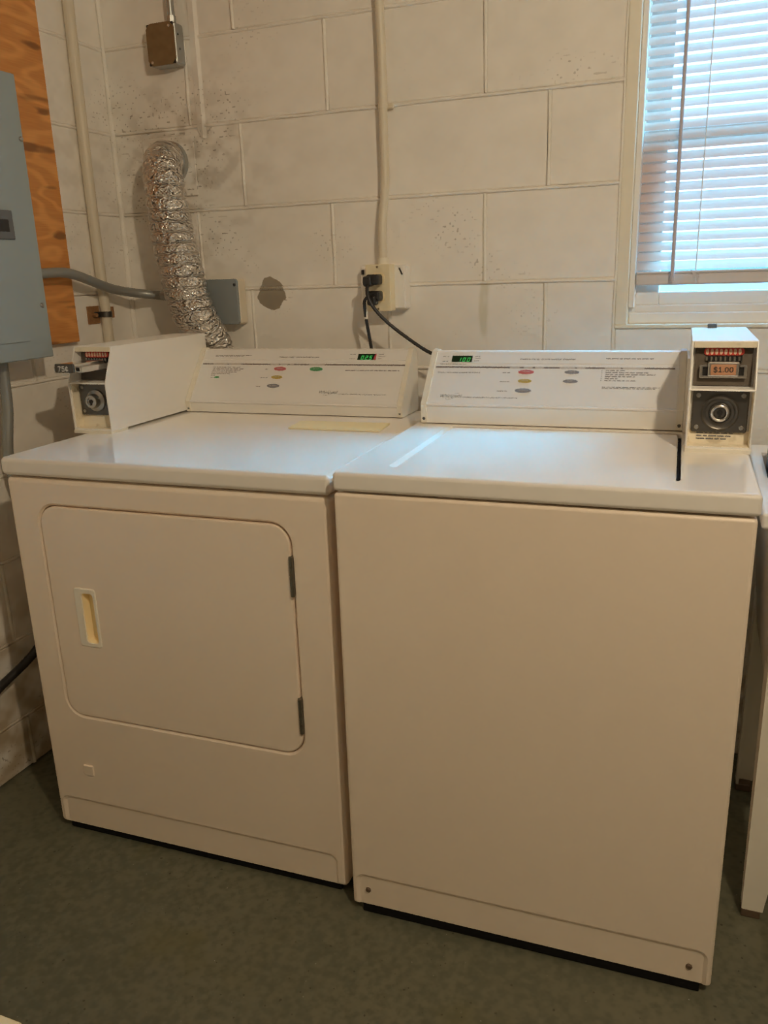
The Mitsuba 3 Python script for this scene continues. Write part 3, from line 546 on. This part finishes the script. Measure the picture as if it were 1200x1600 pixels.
for u, v, a, b, m in ((0.3256, 0.1024, 0.0176, 0.0058, 'mat_button_red'), (0.3231, 0.0769, 0.0160, 0.0050, 'mat_button_gold'), (0.3192, 0.0506, 0.0180, 0.0060, 'mat_button_gray'), (0.4285, 0.1025, 0.0180, 0.0058, 'mat_button_green'), (0.1454, 0.0743, 0.0078, 0.0030, 'mat_button_green')):
    on(K, 'button' if a > 0.01 else 'printed_mark', ellipse(u, v, a, b, 0, 0.0016 if a > 0.01 else 0.0004), F, m, smooth=30, label={'mat_button_red': 'oval red button', 'mat_button_gold': 'oval gold button', 'mat_button_gray': 'oval grey button', 'mat_button_green': 'oval green start button' if a > 0.01 else 'small printed green oval'}[m])
for s, u, v, w in (('NORMAL', 0.3165, 0.1010, 0.018), ('PERM', 0.316, 0.0756, 0.014), ('DELICATE', 0.3082, 0.0493, 0.022), ('START', 0.4205, 0.1010, 0.016)):
    on(K, 'button_lettering', flat_text(s, u, v, 0.0026, w), F, 'mat_bar_light', h=0.0028)
ink = [flat_text('Heavy Duty Commercial Dryer', 0.314, 0.1370, 0.0032, 0.1155, True, 0.3), flat_text("WORLD'S LEADER IN LAUNDRY PRODUCTS", 0.5049, 0.0290, 0.0022, 0.127, True, 0.2),
       dashes(0.5095, 0.0988, 0.145, 0.0022, 41), dashes(0.1224, 0.1420, 0.11, 0.0013, 42), dashes(0.1230, 0.1385, 0.09, 0.0013, 43), dashes(0.512, 0.1475, 0.018, 0.0013, 44), dashes(0.512, 0.1335, 0.015, 0.0013, 45), dashes(0.590, 0.1475, 0.014, 0.0013, 46), dashes(0.590, 0.141, 0.019, 0.0013, 47), dashes(0.590, 0.1345, 0.012, 0.0013, 48),
       dashes(0.283, 0.1000, 0.012, 0.0013, 49), dashes(0.276, 0.0745, 0.022, 0.0016, 50), dashes(0.270, 0.0480, 0.013, 0.0013, 51), dashes(0.126, 0.0733, 0.012, 0.0012, 58)]
for i, (w, vv) in enumerate(((0.086, 0.1050), (0.095, 0.1000), (0.085, 0.0950), (0.078, 0.0900), (0.055, 0.0850), (0.012, 0.0800))): ink += [dashes(0.1260, vv, w, 0.0017, 60 + i)]
for m_ in ink: on(K, 'lettering', m_, F, 'mat_ink_light')
on(K, 'logo', script_logo(0.4515, 0.0315, 0.050), F, 'mat_ink', label='script maker wordmark with a swoosh')
coin_meter('dryer', DM, -0.032, 0.073, 0.263, DZ + 0.006, 1.0945, 0.700, 'd', 0.088)

# card on the dryer
cd = hull([(x, y, z) for x, y in ((0.462, 0.394), (0.684, 0.396), (0.676, 0.492), (0.452, 0.486)) for z in (DZ + 0.0006, DZ + 0.0042)])
add('paper_card', move(cd, DM), 'mat_paper', label='cream paper card lying flat on the dryer top below the console', cat='card')

# ------------------------------------------------------------------ breaker panel on plywood
add('plywood_board', box(0.0045, 0.022, -1.30, -0.262, 1.085, 2.30, 0.0015), 'mat_plywood', label='orange brown plywood board fixed to the left wall behind the breaker panel', cat='board')
P = 'breaker_panel'
tag(P, 'grey metal breaker panel box mounted on the plywood board', 'electrical panel')
py0, py1, pz0, pz1, px = -0.86, -0.462, 1.066, 1.690, 0.112
add(P + '__box', box(0.0225, px - 0.004, py0 + 0.012, py1 - 0.010, pz0 + 0.010, pz1 - 0.010, 0.003), 'mat_panel_gray', label='grey box')
add(P + '__cover', box(px - 0.004, px, py0, py1, pz0, pz1, 0.002), 'mat_panel_gray', label='flat grey cover')
add(P + '__door', box(px, px + 0.003, py0 + 0.03, -0.535, 1.108, pz1 - 0.04, 0.001), 'mat_panel_gray', label='hinged grey door')
add(P + '__door__latch', box(px + 0.003, px + 0.008, -0.610, -0.5365, 1.335, 1.398, 0.002), 'mat_panel_dark', label='dark latch plate')
add(P + '__door__latch_recess', box(px + 0.0078, px + 0.0090, -0.598, -0.553, 1.352, 1.378), 'mat_black')
for y, z in ((-0.4705, 1.555), (-0.479, 1.188)):
    s = lathe([(0, 0), (0.0055, 0), (0.006, 0.002), (0.004, 0.0045), (0, 0.005)], 'z', 14); s.vertices = s.vertices[:, [2, 1, 0]]; trimesh.repair.fix_normals(s); s.apply_translation((px, y, z))
    add(P + '__screw', s, 'mat_steel', smooth=30)
# conduit from the panel round the corner to the grey box
cp = [(0.060, -0.4715, 1.262), (0.060, -0.40, 1.262), (0.060, -0.32, 1.262), (0.059, -0.26, 1.249), (0.057, -0.20, 1.232), (0.0560, -0.14, 1.217), (0.070, -0.085, 1.207), (0.105, -0.045, 1.199), (0.16, -0.026, 1.193), (0.268, -0.022, 1.184)]
add('bent_conduit', tube(cp, 0.0125, 12, smooth_n=60), 'mat_conduit', smooth=True, label='bent grey conduit running from the breaker panel round the corner to the grey junction box', cat='conduit')
add('bent_conduit__coupling', tube([(0.135, -0.033, 1.1958), (0.185, -0.0245, 1.1914)], 0.0142, 14), 'mat_galvanized', smooth=40, label='bright coupling')
add('bent_conduit__connector', tube([(0.185, -0.0245, 1.1914), (0.215, -0.0235, 1.190)], 0.0155, 8), 'mat_rusty_steel', label='dark connector nut')
add('vertical_conduit', tube([(0.055, -0.569, 1.0757), (0.055, -0.572, 1.03), (0.053, -0.577, 0.935), (0.050, -0.590, 0.86), (0.048, -0.588, 0.80), (0.046, -0.570, 0.72), (0.044, -0.545, 0.62), (0.040, -0.50, 0.50), (0.036, -0.46, 0.35), (0.034, -0.45, 0.02)], 0.0125, 12, smooth_n=50), 'mat_conduit', smooth=True, label='thin grey conduit running down from the underside of the breaker panel', cat='conduit')
add('floor_hose', tube([(0.022, -0.95, 0.14), (0.024, -0.82, 0.20), (0.028, -0.735, 0.27), (0.034, -0.66, 0.298), (0.05, -0.60, 0.335), (0.08, -0.50, 0.46), (0.12, -0.38, 0.50)], 0.011, 10, smooth_n=50), 'mat_black', smooth=True, label='dark hose curving along the left wall behind the dryer', cat='hose')

# grey junction box on the back wall (behind the duct)
J = 'junction_box'
tag(J, 'grey blank cover junction box on the back wall, half hidden behind the foil duct', 'junction box')
add(J + '__box', box(0.270, 0.394, -0.040, -0.001, 1.114, 1.2345, 0.004), 'mat_pipe_paint', label='cream painted box body')
add(J + '__cover', loft([xz(rrect(0.272, 0.3925, 1.1135, 1.235, 0.008, 5), -0.0395), xz(rrect(0.272, 0.3915, 1.1135, 1.235, 0.008, 5), -0.0435), xz(rrect(0.2735, 0.390, 1.115, 1.2335, 0.007, 5), -0.0445)]), 'mat_box_gray', smooth=30, label='blue grey cover plate')
add(J + '__screw', screw_y(0.3835, -0.0445, 1.219, 0.004, 0.002), 'mat_black')
# rusty junction box up on the wall
J = 'junction_box_001'
tag(J, 'square metal junction box with rusty brown cover high on the back wall above the duct', 'junction box')
bx0, bx1, bz0, bz1, bd = 0.181, 0.2655, 1.777, 1.8755, 0.046
add(J + '__box', box(bx0, bx1, -bd, -0.001, bz0, bz1, 0.005), 'mat_galvanized', label='galvanized box body')
chm = [(bx0 + .012, bz0), (bx1 - .012, bz0), (bx1, bz0 + .012), (bx1, bz1 - .012), (bx1 - .012, bz1), (bx0 + .012, bz1), (bx0, bz1 - .012), (bx0, bz0 + .012)]
add(J + '__cover', loft([xz(np.array(chm)[::-1], -bd + 0.0005), xz(np.array(chm)[::-1], -bd - 0.003)]), 'mat_rust', label='rusty brown cover plate')
for m_ in [box(x, x + 0.009, -bd - 0.0012, -bd, z, z + 0.010) for x in (bx0 + .0015, bx1 - .0105) for z in (bz0 + .001, bz1 - .011)]: add(J + '__corner_hole', m_, 'mat_black')
for x, z in ((bx0 + 0.012, bz0 + 0.008), (bx1 - 0.014, bz1 - 0.010)): add(J + '__screw', screw_y(x, -bd - 0.003, z, 0.0035, 0.002), 'mat_chrome', smooth=30)
for y, z in ((-0.030, 1.848), (-0.026, 1.815)): add(J + '__knockout', cyl((bx1 - .001, y, z), (bx1 + .0006, y, z), 0.0028, 10), 'mat_black')
add('metal_conduit', cat(cyl((0.2485, -0.028, bz1 + 0.012), (0.2475, -0.026, ZC - 0.002), 0.0095, 16)), 'mat_galvanized', smooth=True, label='shiny metal conduit rising from the rusty junction box', cat='conduit')
add('metal_conduit__connector', cyl((0.2485, -0.028, bz1 + 0.0005), (0.2485, -0.028, bz1 + 0.016), 0.0125, 8), 'mat_galvanized')
# tall painted pipe on the left wall with its clamp
add('painted_pipe', tube([(0.019, -0.138, ZC - 0.002), (0.020, -0.145, 1.7), (0.020, -0.146, 1.40), (0.019, -0.142, 1.2), (0.019, -0.142, 0.9), (0.019, -0.142, 0.01)], 0.0142, 16, smooth_n=40), 'mat_pipe_paint', smooth=True, label='tall cream painted pipe standing against the left wall in the corner', cat='pipe')
tag('pipe_clamp', 'rusty pipe clamp holding the cream pipe to the left wall', 'clamp')
add('pipe_clamp__plate', box(0.0010, 0.0050, -0.198, -0.150, 1.126, 1.174, 0.001), 'mat_rusty_steel', label='rusty square plate')
sp = [(0.0195 + 0.0172 * math.cos(a), -0.142 + 0.0172 * math.sin(a)) for a in np.linspace(-2.2, 1.9, 20)]
st = [(0.0105, -0.178)] + sp; si = [(0.0105, -0.176)] + [(0.0195 + 0.0152 * math.cos(a), -0.142 + 0.0152 * math.sin(a)) for a in np.linspace(-2.2, 1.9, 20)]
v = np.array([(x, y, z) for l in (st, si) for x, y in l for z in (1.143, 1.158)]).reshape(2, 21, 2, 3)
f = []; idx = lambda a, b, c: (a * 21 + b) * 2 + c
for i in range(20):
    for q in ((idx(0, i, 0), idx(0, i + 1, 0), idx(0, i + 1, 1), idx(0, i, 1)), (idx(1, i, 0), idx(1, i, 1), idx(1, i + 1, 1), idx(1, i + 1, 0)), (idx(0, i, 1), idx(0, i + 1, 1), idx(1, i + 1, 1), idx(1, i, 1)), (idx(0, i, 0), idx(1, i, 0), idx(1, i + 1, 0), idx(0, i + 1, 0))): f += [q[:3], (q[0], q[2], q[3])]
add('pipe_clamp__strap', trimesh.Trimesh(v.reshape(-1, 3), f, process=False), 'mat_steel_dark', smooth=30, label='dark metal strap')
add('pipe_clamp__bolt', cyl((0.0045, -0.177, 1.150), (0.018, -0.177, 1.150), 0.006, 6), 'mat_rusty_steel')
add('pipe_clamp__bolt', cyl((0.023, -0.119, 1.140), (0.023, -0.119, 1.170), 0.006, 8), 'mat_rusty_steel')
# wall plate and foil duct
add('duct_wall_plate', box(0.104, 0.2695, -0.0075, -0.0045, 1.459, 1.612, 0.001), 'mat_wall', label='square painted plate on the wall around the top end of the foil duct', cat='plate')
dp = np.array([(0.192, -0.004, 1.545), (0.202, -0.052, 1.548), (0.221, -0.093, 1.524), (0.233, -0.109, 1.480), (0.236, -0.107, 1.43), (0.239, -0.102, 1.36), (0.257, -0.102, 1.25), (0.268, -0.101, 1.185), (0.285, -0.088, 1.12), (0.300, -0.060, 1.06), (0.312, -0.050, 1.00), (0.320, -0.048, 0.93), (0.325, -0.048, 0.86)])
ND, SD = 520, 56
def rib(n, s):
    i, j = np.meshgrid(np.arange(n), np.arange(s), indexing='ij')
    Ltot = 0.80; L = i / n * Ltot + 0.030 * (j / s)                       # helical wire, one turn per 30 mm
    ph = (L / 0.030) % 1.0
    r = 1.0 - 0.085 * np.exp(-((np.minimum(ph, 1 - ph)) / 0.10) ** 2) + 0.018 * np.sin(np.pi * ph)
    q = np.stack([np.cos(j / s * 2 * np.pi) * 3.2, np.sin(j / s * 2 * np.pi) * 3.2, i / n * 25], -1)
    r = r + 0.070 * (meshkit.fbm(q * 1.1, 3, 3) - 0.5) + 0.045 * (meshkit.noise(q * 3.1, 5) - 0.5) + 0.016 * (meshkit.noise(q * 6.5, 6) - 0.5)
    return r
rd_ = np.interp(np.linspace(0, 1, ND), [0, 0.12, 0.4, 0.7, 0.85, 1], [0.046, 0.050, 0.058, 0.066, 0.065, 0.062])
duct = tube(dp, rd_, SD, smooth_n=ND, radial=rib)
# squashed towards the wall where the dryer pushes it back
s_ = np.clip((1.30 - duct.vertices[:, 2]) / 0.20, 0, 1)
ymid = np.interp(duct.vertices[:, 2], dp[3:, 2][::-1], dp[3:, 1][::-1])
duct.vertices[:, 1] = np.where(duct.vertices[:, 2] < 1.30, ymid + (duct.vertices[:, 1] - ymid) * (1 - 0.40 * s_), duct.vertices[:, 1])
duct.vertices[:, 1] = np.minimum(duct.vertices[:, 1], -0.0046)
add('foil_duct', duct, 'mat_foil', smooth=True, label='crinkled silver foil duct bending from the back wall down behind the dryer', cat='duct')
dc = lathe([(0.046, 0), (0.056, 0), (0.056, 0.014), (0.050, 0.016), (0.046, 0.014)], '-y', 36); dc.apply_translation((0.192, -0.0075, 1.545)); add('foil_duct__collar', dc, 'mat_galvanized', smooth=35, label='metal collar at the wall')

# white conduit, outlet, cords
cxs = [(0.822, -0.025, ZC - 0.002), (0.824, -0.025, 1.86), (0.8272, -0.025, 1.70), (0.8268, -0.025, 1.55), (0.8240, -0.025, 1.42), (0.8190, -0.031, 1.36), (0.8195, -0.036, 1.31), (0.8200, -0.036, 1.262)]
add('white_conduit', tube(cxs, 0.0108, 14, smooth_n=60), 'mat_pipe_paint', smooth=True, label='cream painted conduit running up the back wall from the outlet box', cat='conduit')
add('white_conduit__strap', cat(box(0.808, 0.848, -0.012, -0.003, 1.622, 1.634, 0.002), tube([(0.8272, -0.025, 1.621), (0.8272, -0.025, 1.635)], 0.0125, 14)), 'mat_pipe_paint', smooth=30, label='painted strap')
add('white_conduit__connector', cyl((0.820, -0.036, 1.2575), (0.820, -0.036, 1.275), 0.0145, 12), 'mat_cream_trim', smooth=30)
O = 'outlet_box'
tag(O, 'cream wall outlet box with two black plugs at the lower end of the painted conduit', 'outlet')
add(O + '__box', box(0.757, 0.880, -0.040, -0.001, 1.1475, 1.2560, 0.004), 'mat_frame_white', label='white painted square box')
add(O + '__extension', box(0.7850, 0.8515, -0.074, -0.0395, 1.1445, 1.2590, 0.0015), 'mat_cream', label='cream raised outlet cover')
for x, z in ((0.8175, 1.2525), (0.8175, 1.150)): add(O + '__screw', screw_y(x, -0.074, z, 0.003, 0.0012), 'mat_rust', smooth=30)
for z in (1.224, 1.180): add(O + '__receptacle', loft([xz(rrect(0.803, 0.836, z - 0.014, z + 0.014, 0.008, 6), -0.0738), xz(rrect(0.803, 0.836, z - 0.014, z + 0.014, 0.008, 6), -0.0752)]), 'mat_ivory', label='ivory receptacle face')
for m_ in (box(0.7605, 0.768, -0.0412, -0.0398, 1.235, 1.247), hull([(x, y, z) for x, z in ((0.862, 1.249), (0.866, 1.249), (0.874, 1.232), (0.870, 1.232)) for y in (-0.0412, -0.0398)])): add(O + '__slot', m_, 'mat_black')
def plug(z, dx, dz):
    return cat(rbox(0.798, 0.833, -0.108, -0.0755, z - 0.012, z + 0.013, 0.006), rbox(0.796 + dx, 0.820 + dx, -0.116, -0.088, z - 0.016 + dz, z + 0.009 + dz, 0.007))
C = 'power_cord'
tag(C, 'black power cord from the upper plug of the outlet down behind the washer console', 'cord')
add(C + '__plug', plug(1.222, -0.004, 0.0), 'mat_black', smooth=30, label='black plug')
add(C + '__cable', tube([(0.806, -0.112, 1.210), (0.8075, -0.122, 1.195), (0.817, -0.128, 1.170), (0.834, -0.125, 1.145), (0.868, -0.115, 1.110), (0.915, -0.110, 1.075), (0.965, -0.110, 1.045), (1.02, -0.115, 1.02), (1.06, -0.12, 0.95), (1.08, -0.12, 0.80)], 0.0046, 8, smooth_n=60), 'mat_black', smooth=True, label='black cable')
tag(C + '_001', 'black power cord with a white tag hanging from the lower plug behind the dryer console', 'cord')
add(C + '_001__plug', plug(1.182, 0.006, -0.006), 'mat_black', smooth=30, label='black plug')
add(C + '_001__cable', tube([(0.808, -0.112, 1.180), (0.798, -0.112, 1.176), (0.7935, -0.108, 1.158), (0.793, -0.100, 1.13), (0.7945, -0.092, 1.10), (0.798, -0.085, 1.06), (0.80, -0.06, 0.98), (0.80, -0.05, 0.85)], 0.0042, 8, smooth_n=50), 'mat_black', smooth=True, label='black cable')
add(C + '_001__tag', tube([(0.7930, -0.103, 1.152), (0.7933, -0.0985, 1.128)], 0.0056, 8), 'mat_cord_tag', smooth=40, label='white tag around the cable')

# ------------------------------------------------------------------ utility sink at the right
S = 'utility_sink'
tag(S, 'cream plastic utility sink on legs, at the right edge beside the washer', 'sink')
sx0, sx1, sy0, sy1, sz = 1.7085, 2.27, -0.640, -0.060, 0.838
rim = sub(rbox(sx0, sx1, sy0, sy1, sz - 0.028, sz, 0.006), box(sx0 + 0.022, sx1 - 0.03, sy0 + 0.03, sy1 - 0.09, sz - 0.1, sz + 0.1))
add(S + '__rim', rim, 'mat_frame_white', smooth=32, label='white rim')
def basin(i, z0):
    a = rrect(sx0 + 0.012 + i, sx1 - 0.02 - i, sy0 + 0.02 + i, sy1 - 0.02 - i, 0.05, 5); b = rrect(sx0 + 0.045 + i, sx1 - 0.05 - i, sy0 + 0.05 + i, sy1 - 0.05 - i, 0.05, 5)
    return loft([xy(b, z0), xy(a, sz - 0.026 + (0.06 if i else 0))])
add(S + '__basin', sub(basin(0, 0.46), basin(0.011, 0.475)), 'mat_tub_inside', smooth=32, label='grey tub')
for (lxx, lyy, ix, iy) in ((1.7475, -0.590, 1, 1), (1.7475, -0.130, 1, -1), (2.215, -0.590, -1, 1), (2.215, -0.130, -1, -1)):
    tp, bt = 0.105, 0.038
    def angle_leg():
        ms = []
        fz = 0.003 if iy > 0 else 0.003
        ms.append(hull([(lxx + ix * a, lyy + iy * b, z) for z, wd in ((0.018, bt), (0.60, tp)) for a in (0, wd) for b in (0, 0.006)]))
        ms.append(hull([(lxx + ix * a, lyy + iy * b, z) for z, wd in ((0.018, bt * 0.8), (0.60, tp * 0.7)) for b in (0, wd) for a in (0, 0.006)]))
        return cat(*ms)
    add(S + '__leg', angle_leg(), 'mat_tub')
    add(S + '__foot', box(min(lxx, lxx + ix * 0.034), max(lxx, lxx + ix * 0.034), min(lyy, lyy + iy * 0.03), max(lyy, lyy + iy * 0.03), 0, 0.019, 0.002), 'mat_bolt', label='dark rusty foot')
# dark container lying in the sink
bt_ = rbox(1.735, 2.02, -0.44, -0.22, 0.795, 0.905, 0.035)
tag('dark_case', 'dark blue rounded plastic case with pale round studs resting in the utility sink', 'case')
add('dark_case__body', bt_, 'mat_navy', smooth=True)
for x, z, y in ((1.765, 0.878, -0.4375), (1.795, 0.853, -0.4395), (1.815, 0.885, -0.4375)):
    s = lathe([(0.0, 0.006), (0.004, 0.006), (0.007, 0.004), (0.009, 0), (0, 0)][::-1], '-y', 16); s.apply_translation((x, y + 0.003, z)); add('dark_case__stud', s, 'mat_pale', smooth=40)
add('storage_box', cat(box(0.30, 0.818, -2.0, -1.456, 0.0, 0.285, 0.003), box(0.296, 0.824, -2.004, -1.4525, 0.285, 0.30, 0.003)), 'mat_cream', label='cream box whose corner shows at the lower left in front of the dryer', cat='box')
